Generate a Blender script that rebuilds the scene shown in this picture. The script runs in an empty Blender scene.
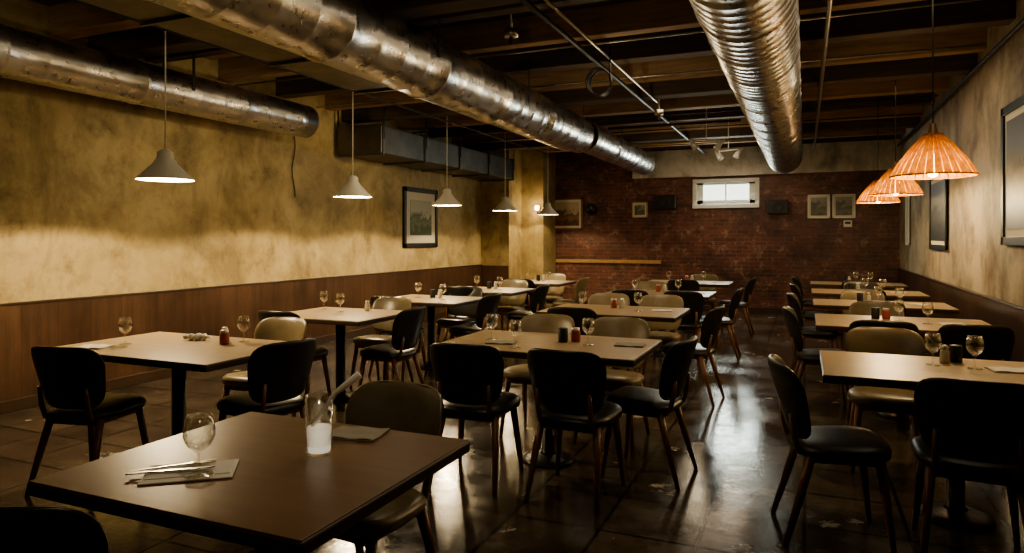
import bpy, bmesh, math, random
from mathutils import Vector, Matrix
random.seed(4)
S = bpy.context.scene
col = S.collection
try: S.view_settings.look = 'AgX - Medium High Contrast'
except Exception: pass

# ------------------------------------------------------------ materials
def new_mat(name):
    m = bpy.data.materials.new(name); m.use_nodes = True
    nt = m.node_tree; b = nt.nodes["Principled BSDF"]
    return m, nt, b
def plain(name, c, rough=.5, metal=0, spec=None, coat=0):
    m, nt, b = new_mat(name)
    b.inputs["Base Color"].default_value = (*c, 1)
    b.inputs["Roughness"].default_value = rough
    b.inputs["Metallic"].default_value = metal
    if coat: b.inputs["Coat Weight"].default_value = coat
    if spec is not None: b.inputs["Specular IOR Level"].default_value = spec
    return m
def coords(nt, scale=(1,1,1), swz=None, rot=(0,0,0)):
    tc = nt.nodes.new("ShaderNodeTexCoord")
    out = tc.outputs["Object"]
    if swz:
        sp = nt.nodes.new("ShaderNodeSeparateXYZ"); cb = nt.nodes.new("ShaderNodeCombineXYZ")
        nt.links.new(out, sp.inputs[0])
        for i, a in enumerate(swz):
            nt.links.new(sp.outputs[a], cb.inputs[i])
        out = cb.outputs[0]
    mp = nt.nodes.new("ShaderNodeMapping"); mp.inputs["Scale"].default_value = scale
    mp.inputs["Rotation"].default_value = rot
    nt.links.new(out, mp.inputs[0])
    return mp.outputs[0]
def noise(nt, vec, scale, detail=6, rough=.6, dist=0):
    n = nt.nodes.new("ShaderNodeTexNoise"); n.inputs["Scale"].default_value = scale
    n.inputs["Detail"].default_value = detail; n.inputs["Roughness"].default_value = rough
    n.inputs["Distortion"].default_value = dist
    nt.links.new(vec, n.inputs["Vector"]); return n.outputs["Fac"]
def ramp(nt, fac, stops):
    r = nt.nodes.new("ShaderNodeValToRGB"); e = r.color_ramp.elements
    while len(e) < len(stops): e.new(.5)
    for i, (p, c) in enumerate(stops):
        e[i].position = p; e[i].color = (*c, 1) if len(c) == 3 else c
    nt.links.new(fac, r.inputs[0]); return r.outputs[0]
def mix(nt, a, b, fac, mode="MIX"):
    m = nt.nodes.new("ShaderNodeMix"); m.data_type = "RGBA"; m.blend_type = mode
    for sock, v in ((m.inputs[0], fac), (m.inputs[6], a), (m.inputs[7], b)):
        if isinstance(v, bpy.types.NodeSocket): nt.links.new(v, sock)
        elif isinstance(v, tuple): sock.default_value = (*v, 1)
        else: sock.default_value = v
    return m.outputs[2]
def bump(nt, b, h, strength=.3, dist=.01):
    n = nt.nodes.new("ShaderNodeBump"); n.inputs["Strength"].default_value = strength
    n.inputs["Distance"].default_value = dist
    nt.links.new(h, n.inputs["Height"]); nt.links.new(n.outputs[0], b.inputs["Normal"])

def plaster(name, c1, c2, c3, stain=(.42,.39,.33)):
    m, nt, b = new_mat(name)
    v = coords(nt)
    n1 = noise(nt, v, .9, 9, .64, .3); n2 = noise(nt, v, 3.0, 9, .72, .15); n3 = noise(nt, v, 40, 4)
    base = ramp(nt, n1, [(.38, c3), (.47, c1), (.58, c2)])
    sp = ramp(nt, n2, [(.32, stain), (.42, (.80,.78,.74)), (.52, (1,1,1))])
    cc = mix(nt, base, sp, .75, "MULTIPLY")
    vs = coords(nt, (1.2, 1.2, .55))
    n4 = noise(nt, vs, 1.3, 9, .70, .4)
    st = ramp(nt, n4, [(.38, (.50,.46,.40)), (.5, (1,1,1))])
    cc = mix(nt, cc, st, .65, "MULTIPLY")
    vd = noise(nt, coords(nt), 8, 6, .75)
    df = ramp(nt, vd, [(.66, (0,0,0)), (.72, (.6,.6,.6))])
    cc = mix(nt, cc, tuple(min(1,x*1.3) for x in c2), df)
    dk = ramp(nt, noise(nt, coords(nt), 2.6, 9, .8), [(.29, (1,1,1)), (.34, (0,0,0))])
    cc = mix(nt, cc, tuple(x*.45 for x in c3), dk)
    nt.links.new(cc, b.inputs["Base Color"]); b.inputs["Roughness"].default_value = .62
    bump(nt, b, mix(nt, n2, n3, .25), .4, .02)
    return m
M_plaster = plaster("ochre_plaster", (.41,.315,.15), (.51,.405,.21), (.27,.205,.10))
M_plasterR = plaster("worn_plaster", (.34,.27,.17), (.52,.44,.31), (.17,.13,.08))
M_concrete = plaster("whitewashed_concrete", (.55,.52,.45), (.68,.65,.58), (.34,.31,.25))

def wood(name, c1, c2, rough=.35, scale=(1,1,1), sc=6, coat=0):
    m, nt, b = new_mat(name)
    v = coords(nt, scale)
    n = noise(nt, v, sc, 8, .65)
    c = ramp(nt, n, [(.3, c1), (.7, c2)])
    nt.links.new(c, b.inputs["Base Color"]); b.inputs["Roughness"].default_value = rough
    if coat: b.inputs["Coat Weight"].default_value = coat
    bump(nt, b, n, .1, .003)
    return m
def wains():
    m, nt, b = new_mat("wainscot_wood_boards")
    v = coords(nt, (3,3,.3)); n = noise(nt, v, 5, 8, .65)
    c = ramp(nt, n, [(.3, (.060,.032,.018)), (.7, (.13,.072,.042))])
    n5 = noise(nt, coords(nt), 1.3, 6, .6); c = mix(nt, c, ramp(nt, n5, [(.35,(.5,.48,.46)),(.6,(1,1,1))]), .8, "MULTIPLY")
    v2 = coords(nt, (1,1,1), "ZYX")
    br = nt.nodes.new("ShaderNodeTexBrick"); br.offset = 0
    nt.links.new(v2, br.inputs["Vector"])
    br.inputs["Scale"].default_value = 1; br.inputs["Brick Width"].default_value = 9
    br.inputs["Row Height"].default_value = .30; br.inputs["Mortar Size"].default_value = .002
    br.inputs["Color1"].default_value = (1,1,1,1); br.inputs["Color2"].default_value = (.8,.78,.76,1)
    br.inputs["Mortar"].default_value = (.35,.3,.27,1)
    c = mix(nt, c, br.outputs["Color"], 1.0, "MULTIPLY")
    nt.links.new(c, b.inputs["Base Color"]); b.inputs["Roughness"].default_value = .33
    return m
M_wains = wains()
M_table = wood("table_laminate", (.36,.26,.15), (.47,.35,.21), .34, (.35,4,4), 5)
M_table_shaded = wood("shaded_table_laminate", (.13,.068,.030), (.18,.098,.046), .38, (.35,4,4), 5)  # same laminate as the other tables, painted darker for the unlit near table
M_edge = plain("table_edge", (.05,.030,.017), .35)
M_iron = plain("cast_iron", (.012,.012,.012), .4, .3)
M_leg = wood("chair_leg_wood", (.14,.062,.027), (.22,.105,.048), .35, (6,6,.6), 6)
M_rail = wood("light_wood_rail", (.42,.27,.12), (.5,.34,.16), .4)
def vinyl(name, c1, c2, sc, r):
    m, nt, b = new_mat(name)
    v = coords(nt); n = noise(nt, v, sc, 5)
    c = ramp(nt, n, [(.3, c1), (.75, c2)])
    nt.links.new(c, b.inputs["Base Color"]); b.inputs["Roughness"].default_value = r
    n2 = noise(nt, v, 160, 3); bump(nt, b, n2, .12, .002)
    return m
M_vinyl = vinyl("black_vinyl", (.016,.014,.011), (.030,.026,.019), 9, .36)
M_lit_olive = vinyl("lit_vinyl_olive", (.13,.105,.062), (.20,.16,.095), 7, .33)  # same dark chair vinyl, light on the front put into the colour
M_lit_tan = vinyl("lit_vinyl_tan", (.22,.175,.10), (.31,.245,.145), 7, .35)  # same chair vinyl again, painted brighter for the more strongly lit chairs

def brick():
    m, nt, b = new_mat("red_brick")
    v = coords(nt, (1,1,1), "XZY")
    br = nt.nodes.new("ShaderNodeTexBrick"); nt.links.new(v, br.inputs["Vector"])
    br.inputs["Scale"].default_value = 1; br.inputs["Brick Width"].default_value = .22
    br.inputs["Row Height"].default_value = .075; br.inputs["Mortar Size"].default_value = .008
    br.inputs["Mortar Smooth"].default_value = .2
    br.inputs["Color1"].default_value = (.21,.07,.047,1); br.inputs["Color2"].default_value = (.11,.038,.028,1)
    br.inputs["Mortar"].default_value = (.17,.11,.08,1)
    n1 = noise(nt, v, 1.2, 8, .7); n2 = noise(nt, v, 7, 8, .78)
    pt = ramp(nt, n2, [(.54, (0,0,0)), (.65, (1,1,1))])
    c = mix(nt, br.outputs["Color"], (.38,.24,.18), pt)
    dk = ramp(nt, n1, [(.38, (.3,.27,.27)), (.58, (1.05,1.05,1.05))])
    c = mix(nt, c, dk, .9, "MULTIPLY")
    nt.links.new(c, b.inputs["Base Color"]); b.inputs["Roughness"].default_value = .5
    inv = nt.nodes.new("ShaderNodeInvert"); nt.links.new(br.outputs["Fac"], inv.inputs["Color"])
    bump(nt, b, mix(nt, inv.outputs[0], n2, .3), .6, .012)
    return m
M_brick = brick()
def floor_m():
    m, nt, b = new_mat("dark_floor_tiles")
    v = coords(nt)
    br = nt.nodes.new("ShaderNodeTexBrick"); nt.links.new(v, br.inputs["Vector"]); br.offset = 0
    br.inputs["Scale"].default_value = 1; br.inputs["Brick Width"].default_value = .46
    br.inputs["Row Height"].default_value = .46; br.inputs["Mortar Size"].default_value = .010
    br.inputs["Color1"].default_value = (.095,.074,.053,1); br.inputs["Color2"].default_value = (.055,.043,.031,1)
    br.inputs["Mortar"].default_value = (.008,.007,.006,1)
    n1 = noise(nt, v, 1.6, 8, .65); n2 = noise(nt, v, 2.1, 7, .62, .2); n3 = noise(nt, v, 14, 6, .7)
    pt = ramp(nt, n2, [(.635, (0,0,0)), (.65, (1,1,1))])
    pt3 = ramp(nt, n3, [(.42, (0,0,0)), (.50, (1,1,1))])
    pf = mix(nt, pt, pt3, 1.0, "MULTIPLY")
    dk = ramp(nt, n1, [(.35, (.45,.42,.40)), (.65, (1.4,1.35,1.25))])
    c = mix(nt, br.outputs["Color"], dk, 1.0, "MULTIPLY")
    c = mix(nt, c, (.40,.38,.33), pf)
    nt.links.new(c, b.inputs["Base Color"])
    rr = ramp(nt, mix(nt, n1, n3, .35), [(.38, (.07,)*3), (.62, (.27,)*3)])
    nt.links.new(rr, b.inputs["Roughness"])
    inv = nt.nodes.new("ShaderNodeInvert"); nt.links.new(br.outputs["Fac"], inv.inputs["Color"])
    bump(nt, b, mix(nt, inv.outputs[0], n3, .2), .6, .010)
    return m
M_floor = floor_m()
M_ceil = wood("ceiling_planks", (.05,.033,.020), (.14,.092,.054), .75, (3,.3,1), 5)
M_beam = wood("ceiling_joist_wood", (.20,.125,.065), (.44,.29,.16), .7, (.4,4,4), 5)
M_beamdk = wood("dark_beam_wood", (.045,.03,.02), (.12,.08,.046), .7, (.4,4,4), 5)
def duct_m(name, c1, c2, r0, r1, d):
    m, nt, b = new_mat(name)
    v = coords(nt)
    n1 = noise(nt, v, 2.5, 6, .6); n2 = noise(nt, v, 12, 4, .6)
    c = ramp(nt, n1, [(.3, c1), (.7, c2)])
    nt.links.new(c, b.inputs["Base Color"]); b.inputs["Metallic"].default_value = 1
    rr = ramp(nt, n2, [(.3, (r0,)*3), (.7, (r1,)*3)]); nt.links.new(rr, b.inputs["Roughness"])
    bump(nt, b, mix(nt, n1, n2, .3), .5, d)
    return m
M_duct = duct_m("galvanised_steel", (.46,.45,.43), (.70,.69,.67), .24, .38, .022)
M_duct2 = duct_m("dull_sheet_metal", (.13,.125,.11), (.24,.225,.20), .42, .55, .010)
M_pipe = plain("conduit_metal", (.55,.53,.48), .35, 1)
M_pipebk = plain("black_pipe", (.02,.018,.015), .5, .2)
M_black = plain("black_paint", (.01,.01,.01), .45)
M_white = plain("white_enamel", (.80,.77,.66), .35)
M_trimw = plain("white_trim_paint", (.70,.70,.66), .5)
M_mat = plain("picture_mount", (.66,.62,.50), .8)
M_napkin = plain("linen_napkin", (.76,.72,.63), .9)
M_napkindk = plain("grey_napkin", (.30,.27,.21), .9)
M_steel = plain("cutlery_steel", (.50,.48,.43), .25, 1)
M_red = plain("red_ketchup_jar", (.30,.07,.05), .3)
M_cream = plain("cream_ceramic", (.55,.5,.4), .4)
def glass_m():
    m = bpy.data.materials.new("clear_glass"); m.use_nodes = True; nt = m.node_tree
    nt.nodes.clear()
    o = nt.nodes.new("ShaderNodeOutputMaterial"); mx = nt.nodes.new("ShaderNodeMixShader")
    t = nt.nodes.new("ShaderNodeBsdfTransparent"); g = nt.nodes.new("ShaderNodeBsdfGlossy")
    t.inputs[0].default_value = (.97,.97,.95,1)
    g.inputs["Roughness"].default_value = .08; g.inputs[0].default_value = (1,1,.95,1)
    lw = nt.nodes.new("ShaderNodeLayerWeight"); lw.inputs[0].default_value = .3
    mr = nt.nodes.new("ShaderNodeMapRange"); mr.inputs[3].default_value = .05; mr.inputs[4].default_value = .8
    nt.links.new(lw.outputs["Facing"], mr.inputs[0])
    nt.links.new(mr.outputs[0], mx.inputs[0]); nt.links.new(t.outputs[0], mx.inputs[1])
    nt.links.new(g.outputs[0], mx.inputs[2]); nt.links.new(mx.outputs[0], o.inputs[0])
    return m
M_glass = glass_m()
def emis(name, c, s):
    m, nt, b = new_mat(name)
    b.inputs["Base Color"].default_value = (*c, 1)
    b.inputs["Emission Color"].default_value = (*c, 1); b.inputs["Emission Strength"].default_value = s
    return m
M_bulb = emis("lit_bulb", (1,.76,.38), 9)
M_milk_glow = emis("glowing_milk", (.95,.86,.70), .6)  # milk in the near glass; emission added so it reads white
M_sky = emis("daylit_frosted_glass", (.86,.95,.86), 1.9)
def shade_m():
    m = bpy.data.materials.new("woven_amber_shade"); m.use_nodes = True; nt = m.node_tree
    b = nt.nodes["Principled BSDF"]; o = nt.nodes["Material Output"]
    v = coords(nt, (1,1,1)); n = noise(nt, v, 26, 4)
    c = ramp(nt, n, [(.3, (.26,.085,.012)), (.7, (.62,.25,.032))])
    nt.links.new(c, b.inputs["Base Color"]); b.inputs["Roughness"].default_value = .6
    t = nt.nodes.new("ShaderNodeBsdfTranslucent"); nt.links.new(c, t.inputs[0])
    mx = nt.nodes.new("ShaderNodeMixShader"); mx.inputs[0].default_value = .16
    nt.links.new(b.outputs[0], mx.inputs[1]); nt.links.new(t.outputs[0], mx.inputs[2])
    nt.links.new(mx.outputs[0], o.inputs[0]); return m
M_shade = shade_m()
def art(name, sky, land, dark, zc=0.0):
    m, nt, b = new_mat(name)
    v = coords(nt, (1,1,1)); n = noise(nt, v, 7, 8, .65)
    sp = nt.nodes.new("ShaderNodeSeparateXYZ"); nt.links.new(v, sp.inputs[0])
    ad = nt.nodes.new("ShaderNodeMath"); ad.operation = "MULTIPLY_ADD"
    nt.links.new(n, ad.inputs[0]); ad.inputs[1].default_value = .7; ad.inputs[2].default_value = .15
    a2 = nt.nodes.new("ShaderNodeMath"); a2.operation = "ADD"
    nt.links.new(ad.outputs[0], a2.inputs[0]); nt.links.new(sp.outputs[2], a2.inputs[1])
    c = ramp(nt, a2.outputs[0], [(.30, dark), (.42, land), (.5, dark), (.6, sky)])
    nt.links.new(c, b.inputs["Base Color"]); b.inputs["Roughness"].default_value = .45
    return m
M_art1 = art("landscape_print", (.42,.42,.30), (.16,.20,.08), (.05,.07,.03))
M_art2 = art("village_print", (.48,.38,.25), (.30,.12,.06), (.08,.05,.03))
M_art3 = art("faded_photo_print", (.30,.29,.25), (.16,.15,.12), (.07,.07,.06))
M_art4 = art("dim_city_print", (.12,.11,.09), (.07,.065,.05), (.03,.03,.025))

# ------------------------------------------------------------ mesh builder
class MB:
    def __init__(s): s.v=[]; s.f=[]; s.m=[]; s.sm=[]; s.mats=[]
    def mi(s, m):
        if m not in s.mats: s.mats.append(m)
        return s.mats.index(m)
    def add(s, vs, fs, m, smooth=False, M=None):
        o = len(s.v); k = s.mi(m)
        for v in vs:
            v = Vector(v)
            if M: v = M @ v
            s.v.append(tuple(v))
        for f in fs:
            s.f.append([i+o for i in f]); s.m.append(k); s.sm.append(smooth)
    def box(s, c, d, m, bev=0, M=None, seg=2):
        bm = bmesh.new(); bmesh.ops.create_cube(bm, size=1)
        for v in bm.verts: v.co = Vector((v.co.x*d[0]+c[0], v.co.y*d[1]+c[1], v.co.z*d[2]+c[2]))
        if bev: bmesh.ops.bevel(bm, geom=bm.edges[:], offset=bev, segments=seg, affect='EDGES', profile=.5)
        bm.verts.index_update()
        s.add([v.co.copy() for v in bm.verts], [[v.index for v in f.verts] for f in bm.faces], m, False, M); bm.free()
    def lathe(s, prof, m, c=(0,0,0), seg=24, M=None, smooth=True):
        vs=[]; fs=[]; n=len(prof)
        for r,z in prof:
            for i in range(seg):
                a=2*math.pi*i/seg; vs.append((c[0]+max(r,1e-5)*math.cos(a), c[1]+max(r,1e-5)*math.sin(a), c[2]+z))
        for j in range(n-1):
            for i in range(seg):
                k=(i+1)%seg; fs.append([j*seg+i, j*seg+k, (j+1)*seg+k, (j+1)*seg+i])
        s.add(vs, fs, m, smooth, M)
    def tube(s, pts, rad, m, seg=10, M=None, cap=True):
        pts=[Vector(p) for p in pts]; n=len(pts)
        rads = rad if isinstance(rad,(list,tuple)) else [rad]*n
        vs=[]; fs=[]
        ref=None
        for i,p in enumerate(pts):
            t=(pts[min(i+1,n-1)]-pts[max(i-1,0)]).normalized()
            if ref is None:
                ref=Vector((0,0,1)) if abs(t.z)<.9 else Vector((1,0,0))
            u=t.cross(ref).normalized(); w=u.cross(t).normalized(); ref=w
            for k in range(seg):
                a=2*math.pi*k/seg; vs.append(p+(u*math.cos(a)+w*math.sin(a))*rads[i])
        for i in range(n-1):
            for k in range(seg):
                l=(k+1)%seg; fs.append([i*seg+k,i*seg+l,(i+1)*seg+l,(i+1)*seg+k])
        if cap: fs.append(list(range(seg))[::-1]); fs.append([(n-1)*seg+k for k in range(seg)])
        s.add(vs, fs, m, True, M)
    def mesh(s, name):
        me=bpy.data.meshes.new(name); me.from_pydata(s.v,[],s.f)
        for m in s.mats: me.materials.append(m)
        me.polygons.foreach_set("material_index", s.m); me.polygons.foreach_set("use_smooth", s.sm)
        bm=bmesh.new(); bm.from_mesh(me); bmesh.ops.recalc_face_normals(bm, faces=bm.faces); bm.to_mesh(me); bm.free()
        me.update(); return me
    def obj(s, name, loc=(0,0,0), rz=0):
        return place(s.mesh(name), name, loc, rz)
def place(me, name, loc=(0,0,0), rz=0, parent=None):
    o=bpy.data.objects.new(name, me); o.location=loc; o.rotation_euler=(0,0,math.radians(rz)); col.objects.link(o)
    if parent: o.parent=parent
    return o
def boxobj(name, lo, hi, m, bev=0):
    c=[(a+b)/2 for a,b in zip(lo,hi)]; d=[b-a for a,b in zip(lo,hi)]
    b=MB(); b.box((0,0,0), d, m, bev); 
    return b.obj(name, c)

# ------------------------------------------------------------ room shell
XL,XR,YB,YF,ZC=-6.0,1.55,13.8,-2.2,3.42
def shell(name, lo, hi, m):
    c=[(a+b)/2 for a,b in zip(lo,hi)]; d=[b-a for a,b in zip(lo,hi)]
    b=MB(); b.box(c,d,m); return b.obj(name)
shell("floor",(XL-.2,YF-.2,-.1),(XR+.2,YB+.2,0),M_floor)
shell("ceiling",(XL-.2,YF-.2,ZC),(XR+.2,YB+.2,ZC+.1),M_ceil)
shell("wall_left",(XL-.2,YF,0),(XL,YB,ZC),M_plaster)
shell("wall_right",(XR,YF,0),(XR+.2,YB,ZC),M_plasterR)
shell("wall_front",(XL-.2,YF-.2,0),(XR+.2,YF,ZC),M_plaster)
wx0,wx1,wz0,wz1=-1.98,-.84,2.06,2.52
b=MB()
def seg_box(lo,hi):
    b.box([(p+q)/2 for p,q in zip(lo,hi)],[q-p for p,q in zip(lo,hi)],M_brick)
seg_box((XL-.2,YB,0),(XR+.2,YB+.25,wz0)); seg_box((XL-.2,YB,wz1),(XR+.2,YB+.25,ZC))
seg_box((XL-.2,YB,wz0),(wx0,YB+.25,wz1)); seg_box((wx1,YB,wz0),(XR+.2,YB+.25,wz1))
b.obj("wall_back")
b=MB(); cx=(wx0+wx1)/2; cz=(wz0+wz1)/2; W=wx1-wx0; H=wz1-wz0
def fr(x0,x1,z0,z1,y0=-.03,y1=.12,m=M_trimw): b.box(((x0+x1)/2,(y0+y1)/2,(z0+z1)/2),(x1-x0,y1-y0,z1-z0),m,.004)
fr(-W/2-.05,W/2+.05,H/2-.02,H/2+.05); fr(-W/2-.05,W/2+.05,-H/2-.06,-H/2+.02,-.06)
fr(-W/2-.05,-W/2+.03,-H/2,H/2); fr(W/2-.03,W/2+.05,-H/2,H/2)
fr(-.012,.012,-H/2,H/2,.04,.10); fr(-W/2+.03,-W/2+.14,-H/2,H/2,.05,.10)
fr(W/2-.14,W/2-.03,-H/2,H/2,.05,.10); fr(-W/2,W/2,-H/2,-H/2+.10,.05,.10); fr(-W/2,W/2,H/2-.06,H/2,.05,.10)
b.box((0,.11,0),(W,.01,H),M_sky)
b.obj("window_1",(cx,YB,cz))
shell("trim_1",(-3.2,YB-.16,2.62),(XR,YB,3.15),M_concrete)
shell("wall_pier_left",(XL,12.4,0),(-5.38,YB,ZC),M_plaster)
shell("wall_pier_corner",(-5.38,13.05,0),(-4.9,YB,ZC),M_plaster)
def wainscot(name, lo, hi):
    return shell(name, lo, hi, M_wains)
wainscot("trim_wainscot_left",(XL,YF,.0),(XL+.035,12.4,.87))
wainscot("trim_wainscot_right",(XR-.035,YF,.0),(XR,YB,.87))
wainscot("trim_wainscot_pier",(XL+.035,12.365,.0),(-5.38,12.4,.87))
boxobj("trim_2",(XL,YF,.87),(XL+.045,12.4,.89),M_edge,.004)
boxobj("trim_3",(XR-.045,YF,.87),(XR,YB,.89),M_edge,.004)
boxobj("baseboard_left",(XL+.035,YF,0),(XL+.055,12.36,.10),M_edge,.004)
boxobj("baseboard_right",(XR-.055,YF,0),(XR-.035,YB,.10),M_edge,.004)
boxobj("baseboard_back",(-4.9,YB-.02,0),(XR-.06,YB,.10),M_edge,.004)
boxobj("wall_rail",(-4.88,YB-.06,.90),(-2.65,YB,.97),M_rail,.008)

# joists
b=MB(); y=-1.6; i=0
while y<13.6:
    m = M_beam if i%2==0 else M_beamdk
    b.box(((XL+XR)/2,y,3.295),(XR-XL,.13+.05*(i%3==0),.25),m,.008); y+=.92; i+=1
b.obj("ceiling_joists")
b=MB()
for yy in (4.3,8.0,11.6):
    b.box(((XL+XR)/2,yy,3.21),(XR-XL,.22,.30),M_beamdk,.01)
b.obj("ceiling_beams")
b=MB()
for k in range(46):
    x=random.uniform(XL+.4,XR-.5); y=random.uniform(2.5,13); 
    b.box((x,y,3.395),(random.uniform(.4,1.3),random.uniform(.08,.16),.035),M_beam,.004)
b.obj("ceiling_furring_strips")

# ------------------------------------------------------------ ducts
def duct(name, x, z, segs, hang=1.9, pitch=.62, ribs=5, rib=1.006):
    b=MB()
    for (y0,y1,r,dx) in segs:
        L=y1-y0; n=max(1,round(L/pitch)); prof=[]
        for k in range(n):
            a=k*L/n
            prof += [(r,a+.0),(r*1.03,a+.008),(r*1.03,a+.035),(r,a+.043)]
            mid=L/n
            for q in range(1,ribs+1):
                zz=a+.043+(mid-.043)*q/(ribs+1)
                prof += [(r,zz-.005),(r*rib,zz),(r,zz+.005)]
        prof += [(r,L),(r*.93,L),(r*.93,0),(r,0)]
        M=Matrix.Translation((dx,y0,0)) @ Matrix.Rotation(-math.pi/2,4,'X')
        b.lathe(prof,M_duct,seg=40,M=M)
    y0=segs[0][0]; y1=segs[-1][1]; yy=y0+.5
    while yy<y1:
        s_=[s for s in segs if s[0]<=yy<=s[1]][0]; r=s_[2]; dx=s_[3]
        b.box((dx-r-.005,yy,(3.42-z)/2),(.004,.03,3.42-z),M_pipebk); b.box((dx+r+.005,yy,(3.42-z)/2),(.004,.03,3.42-z),M_pipebk)
        yy+=hang
    return b.obj(name,(x,0,z))
duct("round_duct",-.32,2.84,[(-1.5,12.9,.285,0)],pitch=.62,ribs=4,rib=1.012)
duct("round_duct",-2.90,2.84,[(-1.5,8.7,.26,0),(8.7,9.1,.235,.02),(9.1,13.0,.215,.08)],pitch=1.2,ribs=3,rib=1.004)
duct("round_duct",-5.45,2.80,[(-1.5,6.5,.19,0)],pitch=1.2,ribs=3,rib=1.004)
def rduct(name,lo,hi,m):
    b=MB(); c=[(p+q)/2 for p,q in zip(lo,hi)]; d=[q-p for p,q in zip(lo,hi)]
    b.box((0,0,0),d,m,.01)
    n=max(2,int(d[1]/1.1))
    for k in range(n+1):
        yy=-d[1]/2+.03+k*(d[1]-.06)/n
        b.box((0,yy,0),(d[0]+.05,.03,d[2]+.05),m,.004)
        for sx in (-1,1): b.box((sx*(d[0]/2+.028),yy,(3.42-c[2])/2),(.006,.025,3.42-c[2]),M_pipebk)
    return b.obj(name,c)
rduct("rectangular_duct",(-5.9,7.7,2.56),(-5.2,12.2,2.93),M_duct2)
rduct("rectangular_duct",(-4.05,-1.5,2.86),(-3.22,5.6,3.13),M_duct2)

def pipe(name, pts, r, m, seg=10):
    b=MB(); b.tube(pts,r,m,seg); return b.obj(name)
pipe("ceiling_conduit",[(-1.75,YF,3.03),(-1.75,13.5,3.03)],.022,M_pipebk)
pipe("ceiling_conduit",[(-1.62,3.5,3.04),(-1.62,8.15,3.04)],.012,M_pipe)
pipe("ceiling_conduit",[(.16,YF,3.04),(.16,13.5,3.04)],.018,M_pipe)
pipe("ceiling_conduit",[(-4.45,YF,3.0),(-4.45,12,3.0)],.012,M_pipebk)
pipe("ceiling_conduit",[(XR-.06,YF,3.02),(XR-.06,13.5,3.02)],.02,M_pipebk)
for y in (5.9,7.3,9.7,11.0):
    pipe("ceiling_conduit",[(XL+.05,y,3.155),(XR-.05,y,3.155)],.009,M_pipe if y<8 else M_pipebk)
pipe("sprinkler_pipe",[(-2.5,9.2,2.93),(-.75,9.2,2.93)],.018,M_pipebk)
pipe("sprinkler_pipe",[(-2.5,10.4,2.85),(-.75,10.4,2.85)],.018,M_rail)
pts=[(-1.61,6.0,3.3)]
for k in range(90):
    a=k*.28; pts.append((-1.72+.11*math.cos(a),6.0+.05*math.sin(a*.5)+.001*k,2.84+.12*math.sin(a)))
pipe("coiled_cable",pts,.008,M_pipebk,6)
def jbox(x,y,z):
    b=MB(); b.lathe([(0,.03),(.055,.03),(.055,-.03),(0,-.03)],M_pipe,seg=16); b.tube([(0,0,.02),(0,0,3.42-z)],.008,M_pipe,6)
    b.box((0,0,-.06),(.03,.03,.06),M_pipebk,.004); b.obj("sprinkler_head",(x,y,z))
jbox(-1.62,8.3,2.94); jbox(-2.15,5.0,3.05)
def tracklight(x,y,z,rz):
    b=MB()
    b.tube([(0,0,0),(0,0,3.42-z)],.008,M_trimw,6)
    b.tube([(-.25,0,0),(.25,0,0)],.014,M_trimw,8)
    for sx in (-1,1):
        M=Matrix.Translation((sx*.18,0,-.06)) @ Matrix.Rotation(.6*sx,4,'Y')
        b.lathe([(0,.07),(.03,.07),(.035,.0),(.05,-.08),(.046,-.08),(.03,0),(0,.01)],M_trimw,seg=14,M=M)
    b.obj("track_light",(x,y,z),rz)
tracklight(-1.25,9.75,2.78,20); tracklight(-1.1,11.2,2.8,-30)
pts=[(XL+.015,6.9+.03*math.sin(k*.9),2.75-.09*k) for k in range(10)]
pipe("hanging_wire",pts,.006,M_pipebk,6)

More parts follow.
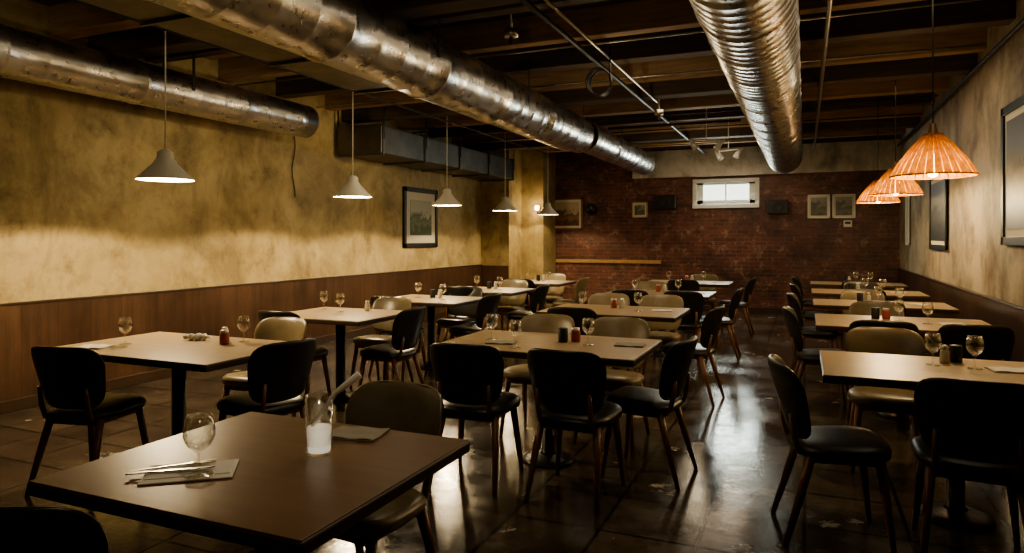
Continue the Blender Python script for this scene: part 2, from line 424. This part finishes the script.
# ------------------------------------------------------------ chair
def superell(a,n): 
    c,s=math.cos(a),math.sin(a); return (math.copysign(abs(c)**(2/n),c), math.copysign(abs(s)**(2/n),s))
def chair_mesh(name, skin):
    b=MB()
    seg=40; rings=[(0.0,.482),(.4,.480),(.7,.476),(.88,.468),(.97,.455),(1.0,.438),(.98,.42),(.9,.415),(0,.415)]
    vs=[];fs=[]
    for r,z in rings:
        for i in range(seg):
            ex,ey=superell(2*math.pi*i/seg,3.2)
            x=ex*.225*r*(1+.08*ey); y=ey*.215*r+.01
            zz=z+(.012*ey*r if z>.43 else 0)
            vs.append((x,y,zz))
    for j in range(len(rings)-1):
        for i in range(seg):
            k=(i+1)%seg; fs.append([j*seg+i,j*seg+k,(j+1)*seg+k,(j+1)*seg+i])
    b.add(vs,fs,skin,True)
    b.box((0,.02,.40),(.34,.32,.035),M_leg,.008)
    nt_,ns=18,22; z0,z1=.475,.835
    def P(s,t,side):
        q=2*t-1; wf=max(0,1-abs(q)**4.8)**(1/4.8)
        w=.228*wf*(.84+.16*min(1,t*1.5))
        x=s*w; z=z0+(z1-z0)*t
        y=-.185-.085*t-.02*t*t + .075*(x/.22)**2
        th=.021*math.sqrt(max(0,1-abs(s)**6))*math.sqrt(max(0,1-abs(q)**8))
        if side>0: y+=th+.008*(1-s*s)*(1-q*q)
        else: y-=th
        return (x,y,z)
    vs=[];fs=[]
    T=[.5-.5*math.cos(math.pi*j/nt_) for j in range(nt_+1)]
    Sx=[-math.cos(math.pi*i/ns) for i in range(ns+1)]
    for side in (1,-1):
        o=len(vs)
        for t in T:
            for s_ in Sx: vs.append(P(s_,t,side))
        for j in range(nt_):
            for i in range(ns):
                a=o+j*(ns+1)+i; f=[a,a+1,a+ns+2,a+ns+1]; fs.append(f if side<0 else f[::-1])
    b.add(vs,fs,skin,True)
    for sx in (-1,1):
        b.tube([(sx*.13,-.12,.405),(sx*.145,-.185,.43),(sx*.15,-.205,.50),(sx*.15,-.22,.60)],[.014,.015,.014,.010],M_leg,8)
    for sx in (-1,1):
        b.tube([(sx*.165,.155,.42),(sx*.185,.18,.22),(sx*.205,.205,0)],[.022,.019,.012],M_leg,10)
        b.tube([(sx*.16,-.13,.42),(sx*.18,-.185,.22),(sx*.20,-.25,0)],[.022,.019,.012],M_leg,10)
    b.tube([(-.165,.155,.385),(.165,.155,.385)],.012,M_leg,8)
    b.tube([(-.16,-.135,.385),(.16,-.135,.385)],.012,M_leg,8)
    return b.mesh(name)
CH=[chair_mesh("dining_chair_black",M_vinyl),chair_mesh("dining_chair_lit_olive",M_lit_olive),chair_mesh("dining_chair_lit_tan",M_lit_tan)]
def chair(x,y,rz,k=0):
    place(CH[int(k)],"dining_chair",(x,y,0),rz)

# ------------------------------------------------------------ tables
def table_mesh(w,d,top,name,kind=0):
    b=MB()
    b.box((0,0,.7285),(w,d,.037),M_edge,.006)
    b.box((0,0,.7485),(w-.008,d-.008,.004),top,.0015)
    b.box((0,0,.695),(.36,.36,.03),M_iron,.005)
    b.lathe([(0,.70),(.042,.70),(.042,.06),(.06,.045),(0,.045)],M_iron,seg=18)
    b.lathe([(0,.055),(.05,.05),(.13,.03),(.165,.015),(.17,.0),(0,.0)],M_iron,seg=32)
    b.box((0,0,.71),(w-.12,d-.12,.012),M_edge)
    return b.mesh(name)
def table(x0,x1,y0,y1,top=None):
    me=table_mesh(x1-x0,y1-y0,top or M_table,"dining_table")
    place(me,"dining_table",((x0+x1)/2,(y0+y1)/2,0))
table(-1.97,-1.02,1.2,2.03,M_table_shaded)
table(-2.15,-.86,3.70,4.52)
table(-4.25,-2.9,2.67,3.50)
table(-4.3,-3.28,4.55,5.40); table(-4.3,-3.28,6.15,7.0); table(-4.3,-3.28,7.65,8.45); table(-4.3,-3.28,9.4,10.2)
table(-2.25,-1.0,5.80,6.65); table(-2.25,-1.0,8.0,8.8); table(-2.25,-1.0,10.2,11.0)
table(.08,1.33,3.67,4.48); table(.08,1.33,5.75,6.65); table(.08,1.33,7.5,8.25); table(.08,1.33,9.1,9.9); table(.08,1.33,10.9,11.6)

chair(-1.74,1.18,16); chair(-1.50,2.10,176,1)
chair(-1.78,3.64,4); chair(-1.17,3.66,-3); chair(-.88,4.12,84)
chair(-1.80,4.68,180,2); chair(-1.25,4.70,178,2)
chair(-3.78,2.68,12); chair(-2.96,3.16,78); chair(-3.5,3.72,182,2); 
chair(-3.95,4.58,0); chair(-3.28,5.0,90); chair(-3.75,5.55,180,1)
chair(-3.9,6.1,0); chair(-3.26,6.55,88); chair(-3.75,7.15,180)
chair(-3.9,7.6,4); chair(-3.26,8.05,92); chair(-3.75,8.62,180,1); chair(-3.8,9.35,0); chair(-3.26,9.8,90,2); chair(-3.8,10.4,180,2)
chair(-1.85,5.78,3); chair(-.93,6.15,84); chair(-1.9,6.84,180,2); chair(-1.35,6.86,180,2)
chair(-1.85,7.95,0); chair(-1.25,7.96,0); chair(-.95,8.4,92); chair(-1.9,8.97,180,2)
chair(-1.6,10.15,0); chair(-.95,10.6,90); chair(-1.5,11.2,180,1)
chair(.13,3.62,-80); chair(.68,3.61,-4); chair(.47,4.80,180,1)
chair(.52,5.76,0); chair(1.08,5.76,0); chair(.12,6.25,-88); chair(.6,6.85,180,1)
chair(.64,7.46,0); chair(.12,7.85,-90); chair(.6,8.45,180,1)
chair(.12,9.5,-90); chair(.64,9.08,0); chair(.7,10.1,180); chair(.12,11.25,-90); chair(.7,10.85,0)

# ------------------------------------------------------------ table ware
b=MB(); b.lathe([(0,.0),(.036,.001),(.034,.004),(.006,.008),(.004,.02),(.004,.06),(.010,.068),(.030,.085),(.040,.108),(.040,.13),(.032,.168),(.030,.168),(.038,.13),(.038,.108),(.028,.087),(.0,.072)],M_glass,seg=28); WG=b.mesh("wine_glass")
b=MB(); b.lathe([(0,.003),(.036,.003),(.041,.01),(.038,.03),(.043,.185),(.041,.185),(.036,.032),(0,.012)],M_glass,seg=28)
b.lathe([(0,.013),(.034,.013),(.037,.088),(.032,.09),(0,.086)],M_milk_glow,seg=24)  # milk fill, glow added
b.tube([(-.02,-.01,.086),(.02,.01,.15),(.042,.024,.19),(.105,.062,.245)],[.006,.007,.008,.013],M_napkin,8)
MG=b.mesh("glass_of_milk")
b=MB(); b.lathe([(0,0),(.022,0),(.024,.01),(.022,.06),(.018,.07),(0,.07)],M_cream,seg=18); b.lathe([(.019,.068),(.020,.085),(.012,.095),(0,.096)],M_pipe,seg=18); SH=b.mesh("salt_shaker")
b=MB(); b.lathe([(0,0),(.028,0),(.03,.01),(.03,.065),(.024,.075),(0,.075)],M_red,seg=18); b.lathe([(.025,.074),(.026,.088),(0,.09)],M_pipe,seg=18); RJ=b.mesh("condiment_jar")
b=MB(); b.lathe([(0,0),(.03,0),(.031,.01),(.031,.085),(.027,.09),(0,.09)],M_pipebk,seg=18); DJ=b.mesh("pepper_jar")
def nap(m):
    b=MB()
    vs=[];fs=[];n=10
    for j in range(n+1):
        for i in range(n+1):
            x=-.09+.18*i/n; y=-.07+.14*j/n; vs.append((x,y,.007+.002*math.sin(x*60+y*30)+.001*math.sin(y*80)))
    for j in range(n):
        for i in range(n): a=j*(n+1)+i; fs.append([a,a+1,a+n+2,a+n+1])
    b.add(vs,fs,m,True); b.box((0,0,.0022),(.178,.138,.0044),m,.001)
    return b
NP=nap(M_napkin).mesh("napkin"); ND=nap(M_napkindk).mesh("napkin_dark")
b=MB(); vs=[];fs=[];nu,nv=24,14
for i in range(nu+1):
    for j in range(nv):
        a=2*math.pi*j/nv; r=(.024+.008*math.sin(i*1.1)+.005*math.sin(3*a+i))*(.35+.65*math.sin(math.pi*(i+.6)/(nu+1.2)))
        vs.append((-.09+.18*i/nu, r*1.3*math.cos(a)+.01*math.sin(i*.5), max(0,.02+r*math.sin(a)*.9)))
for i in range(nu):
    for j in range(nv): k=(j+1)%nv; fs.append([i*nv+j,i*nv+k,(i+1)*nv+k,(i+1)*nv+j])
fs.append(list(range(nv))); fs.append([nu*nv+j for j in range(nv)])
b.add(vs,fs,M_napkin,True); NR=b.mesh("rolled_napkin")
b=MB(); b.box((0,0,.0022),(.24,.16,.0044),M_napkin,.001); b.box((.0,.01,.0058),(.22,.12,.003),M_napkin,.001)
def cutl(pts,rx,m):
    vs=[];fs=[]
    for (x,y,z,w) in pts:
        vs += [(x,y-w,z),(x,y+w,z),(x,y+w*.7,z+.003),(x,y-w*.7,z+.003)]
    for i in range(len(pts)-1):
        a=i*4
        for k in range(4): l=(k+1)%4; fs.append([a+k,a+l,a+4+l,a+4+k])
    fs.append([0,1,2,3]); e=(len(pts)-1)*4; fs.append([e,e+1,e+2,e+3])
    b.add(vs,fs,m,False,rx)
R1=Matrix.Translation((-.05,.03,.0))@Matrix.Rotation(.16,4,'Z'); R2=Matrix.Translation((-.05,-.01,.0))@Matrix.Rotation(-.02,4,'Z')
cutl([(-.11,0,.011,.008),(-.05,0,.012,.005),(.02,0,.013,.004),(.05,0,.014,.012),(.07,0,.013,.013)],R1,M_steel)
for q in (-.010,-.0035,.0035,.010): cutl([(.068,q,.013,.002),(.11,q,.014,.0014)],R1,M_steel)
cutl([(-.115,0,.011,.008),(-.02,0,.012,.006),(-.01,0,.012,.009),(.08,0,.012,.010),(.115,.006,.012,.002)],R2,M_steel)
NC=b.mesh("napkin_with_cutlery")
zt=.7512
def put(me,n,x,y,rz=0): return place(me,n,(x,y,zt),rz)
put(NC,"napkin_with_cutlery",-1.61,1.43,38); o=put(WG,"wine_glass",-1.545,1.40); o.location.z=zt+.009; o.scale=(1.05,1.05,1.0)
put(MG,"glass_of_milk",-1.375,1.70,0); put(ND,"napkin",-1.40,1.93,10)
put(WG,"wine_glass",-1.89,4.07); put(WG,"wine_glass",-1.62,3.83); put(WG,"wine_glass",-1.24,4.10); put(RJ,"condiment_jar",-1.36,4.22); put(DJ,"pepper_jar",-1.43,4.17); put(ND,"napkin",-1.78,3.98,10); put(ND,"napkin",-1.0,4.2,5)
put(WG,"wine_glass",-3.93,2.99); put(NP,"napkin",-4.0,2.84,12); put(NR,"rolled_napkin",-3.66,3.30,20); put(RJ,"condiment_jar",-3.36,3.24); put(WG,"wine_glass",-3.32,3.36); put(SH,"salt_shaker",-3.44,3.32)
put(WG,"wine_glass",-3.85,5.05); put(WG,"wine_glass",-4.15,5.2); put(SH,"salt_shaker",-3.7,5.25)
for yy in (6.5,8.0,9.8):
    put(WG,"wine_glass",-3.6,yy); put(WG,"wine_glass",-4.0,yy+.15); put(SH,"salt_shaker",-3.75,yy+.2); put(DJ,"pepper_jar",-3.84,yy+.2)
for yy in (6.2,8.35,10.6):
    put(WG,"wine_glass",-1.4,yy); put(WG,"wine_glass",-1.9,yy-.1); put(SH,"salt_shaker",-1.6,yy+.2); put(RJ,"condiment_jar",-1.68,yy+.2); put(NP,"napkin",-1.2,yy+.1,8)
put(WG,"wine_glass",.62,4.17); put(WG,"wine_glass",.80,4.14); put(SH,"salt_shaker",.69,4.28); put(NP,"napkin",.95,4.15,8); put(DJ,"pepper_jar",.75,4.33)
for yy in (6.2,7.9,9.5,11.25):
    put(WG,"wine_glass",.70,yy+.1); put(WG,"wine_glass",.88,yy-.05); put(RJ if yy<7 else SH,"condiment_jar" if yy<7 else "salt_shaker",.62,yy+.2); put(DJ,"pepper_jar",.54,yy+.2); put(NP,"napkin",1.05,yy,8)

# ------------------------------------------------------------ pendants
WARM=(1,.77,.46)
def light(kind,name,loc,power,color=WARM,size=.05,parent=None,rot=None,sy=None,spot=None):
    L=bpy.data.lights.new(name,kind); L.energy=power; L.color=color
    if kind=="AREA":
        L.size=size
        if sy: L.shape='RECTANGLE'; L.size_y=sy
    else: L.shadow_soft_size=size
    if spot: L.spot_size=math.radians(spot); L.spot_blend=.8
    o=bpy.data.objects.new(name,L); o.location=loc
    if rot: o.rotation_euler=rot
    col.objects.link(o)
    if parent: o.parent=parent
    return o
def white_pendant(x,y,z,pw):
    b=MB(); top=3.42-z
    b.lathe([(.208,-.0),(.202,.012),(.14,.075),(.09,.125),(.072,.155),(.062,.165),(.058,.215),(.03,.235),(0,.24)],M_white,seg=40)
    b.lathe([(.208,0),(.198,.010),(.135,.070),(.085,.12),(.068,.142),(0,.147)],M_white,seg=40)
    b.tube([(0,0,.23),(0,0,top)],.006,M_white,6)
    b.lathe([(0,.145),(.02,.14),(.03,.12),(.028,.098),(.016,.088),(0,.086)],M_bulb,seg=18)
    b.lathe([(0,top-.03),(.05,top-.03),(.05,top),(0,top)],M_white,seg=18)
    o=b.obj("pendant_lamp",(x,y,z)); light("POINT","bulb_light",(0,0,.066),pw,WARM,.012,o)
for y,pw in ((3.81,130),(6.2,115),(8.35,100),(10.35,75),(12.4,36)):
    white_pendant(-4.56,y,1.87,pw)
def amber_pendant(x,y,z,pw):
    b=MB(); top=3.42-z; n=30
    vs=[];fs=[];k=0
    prof=[(.25,0),(.20,.09),(.125,.19),(.05,.275)]
    for i in range(n):
        a0=2*math.pi*i/n; a1=a0+2*math.pi/n*.9
        for (r,zz) in prof:
            for a,dr in ((a0,0),((a0+a1)/2,.008),(a1,0)): vs.append(((r+dr)*math.cos(a),(r+dr)*math.sin(a),zz))
        for j in range(3):
            for q in range(2):
                a=k+j*3+q; fs.append([a,a+1,a+4,a+3])
        k+=12
    b.add(vs,fs,M_shade,False)
    for r,zz in ((.252,0),(.055,.275)):
        b.tube([((r)*math.cos(t*math.pi/16),(r)*math.sin(t*math.pi/16),zz) for t in range(33)],.006,M_shade,6)
    b.lathe([(0,.35),(.02,.345),(.03,.29),(.055,.27),(0,.265)],M_leg,seg=18)
    b.tube([(0,0,.34),(0,0,top)],.005,M_pipebk,6)
    b.lathe([(0,.15),(.018,.14),(.02,.10),(.034,.06),(.036,.03),(.024,.0),(0,-.01)],M_bulb,seg=18)
    b.lathe([(0,top-.03),(.05,top-.03),(.05,top),(0,top)],M_pipebk,seg=18)
    o=b.obj("pendant_lamp",(x,y,z)); light("POINT","bulb_light",(0,0,-.045),pw,(1,.74,.38),.03,o)
amber_pendant(.78,5.25,1.83,34); amber_pendant(.87,8.1,1.87,34); amber_pendant(.87,9.95,1.88,34)
b=MB(); b.box((0,.0,.0),(.08,.02,.16),M_leg,.005); b.tube([(0,0,-.02),(0,-.06,-.03),(0,-.08,.0)],.008,M_leg,8)
b.lathe([(.03,0),(.05,.06),(.04,.10),(.038,.10),(.046,.06),(0,.002)],M_bulb,c=(0,-.08,0),seg=18)
o=b.obj("wall_sconce",(-5.0,13.04,1.98)); light("POINT","sconce_light",(0,-.16,.05),7,WARM,.05,o)

# ------------------------------------------------------------ pictures
def picture(loc,w,h,rz,art_m,fm=M_black,mount=.07,fw=.035,name="framed_picture"):
    b=MB()
    b.box((0,-.012,0),(w,.02,h),M_mat)
    for sx in (-1,1): b.box((sx*(w/2-fw/2),-.02,0),(fw,.04,h),fm,.004)
    for sz in (-1,1): b.box((0,-.02,sz*(h/2-fw/2)),(w,.04,fw),fm,.004)
    b.box((0,-.025,0),(w-2*fw-2*mount,.008,h-2*fw-2*mount),art_m)
    b.obj(name,loc,rz)
picture((XL,10.03,1.76),1.10,1.0,90,M_art1,mount=.13,fw=.075)
picture((-4.67,YB,1.93),.78,.68,0,M_art2,M_leg,.05,.04)
picture((-3.08,YB,1.99),.32,.32,0,M_art3,M_rail,.03,.025)
picture((.24,YB,2.0),.38,.44,0,M_art3,M_trimw,.03,.025)
picture((.655,YB,2.0),.38,.44,0,M_art3,M_trimw,.03,.025)
picture((XR,6.25,1.93),1.25,1.14,-90,M_art4,M_black,.06,.07)
picture((XR,9.9,1.75),1.15,.95,-90,M_art4,M_black,.05,.06)
picture((XR,12.6,1.75),.35,.9,-90,M_mat,M_trimw,.02,.02)
def speaker(x,z,w,h):
    b=MB(); b.box((0,-.09,0),(w,.16,h),M_black,.012); b.box((0,-.005,0),(.08,.01,.08),M_black)
    M=Matrix.Translation((0,-.17,0))@Matrix.Rotation(math.pi/2,4,'X')
    b.lathe([(h*.36,0),(h*.36,.008),(h*.3,.006),(0,-.004)],M_pipebk,seg=24,M=M)
    b.obj("wall_speaker",(x,YB,z))
speaker(-2.55,2.13,.42,.28); speaker(-.46,2.0,.36,.26)
b=MB(); M=Matrix.Rotation(math.pi/2,4,'X'); b.lathe([(0,0),(.12,0),(.12,.04),(.10,.05),(.095,.035),(0,.035)],M_black,seg=28,M=M); b.box((0,-.04,.03),(.006,.004,.06),M_trimw); b.obj("wall_clock",(-4.1,YB,2.02))
b=MB(); b.box((0,-.015,0),(.14,.03,.12),M_trimw,.006); b.box((0,-.032,.015),(.09,.004,.04),M_pipebk); b.obj("thermostat",(.72,YB,1.68))

# ------------------------------------------------------------ added unseen fills, window daylight
def aim(o,tgt):
    d=Vector(tgt)-Vector(o.location); o.rotation_euler=d.to_track_quat('-Z','Y').to_euler()
for y in (2.4,5.0,7.4):
    o=light("SPOT","wall_fill_spot",(-4.35,y,2.6),30,(1,.80,.50),.04,spot=115); aim(o,(-6,y+.6,2.0))  # added spots with no fixture, for pools on the upper left wall
light("AREA","added_wall_wash",(-4.1,4.8,3.05),7,(1,.79,.48),.25,rot=(0,math.radians(38),0),sy=7.5)  # unseen strip light added to wash the left wall
light("AREA","added_overhead_fill",(-1.45,5.6,3.0),22,(1,.80,.54),.4,sy=5.5)  # this and the next two are unseen overhead fills added for brightness
light("AREA","added_overhead_fill",(.8,5.9,3.0),12,(1,.80,.54),.4,sy=5.0)
light("AREA","added_overhead_fill",(-1.2,12.0,2.95),22,(1,.78,.54),.5,sy=1.0)
o=light("SPOT","table_fill_spot",(-.75,.9,3.0),34,(1,.82,.58),.10,spot=62); aim(o,(-1.5,1.75,.75))  # spot added to brighten the near table and its napkin
for x,y,p in ((-1.5,2.6,9),(-1.6,6.6,15),(-1.5,10.6,14),(.75,6.8,5),(-3.9,6.2,5)):
    light("POINT","room_fill_light",(x,y,2.35),p,(1,.81,.54),.12)  # unseen point fills added to lift ducts, joists and room
light("AREA","window_daylight",(cx,YB-.08,cz),30,(.88,1,.92),1.0,rot=(math.radians(-75),0,0),sy=.4)

W=bpy.data.worlds.new("World"); S.world=W; W.use_nodes=True
W.node_tree.nodes["Background"].inputs[0].default_value=(.03,.03,.03,1)

cam=bpy.data.cameras.new("Camera"); cam.sensor_width=36; cam.lens=24.0
cam.shift_y=(238-276.5)/1024
co=bpy.data.objects.new("Camera",cam); co.location=(0,0,1.42); co.rotation_euler=(math.radians(90),0,math.radians(23.2))
col.objects.link(co); S.camera=co
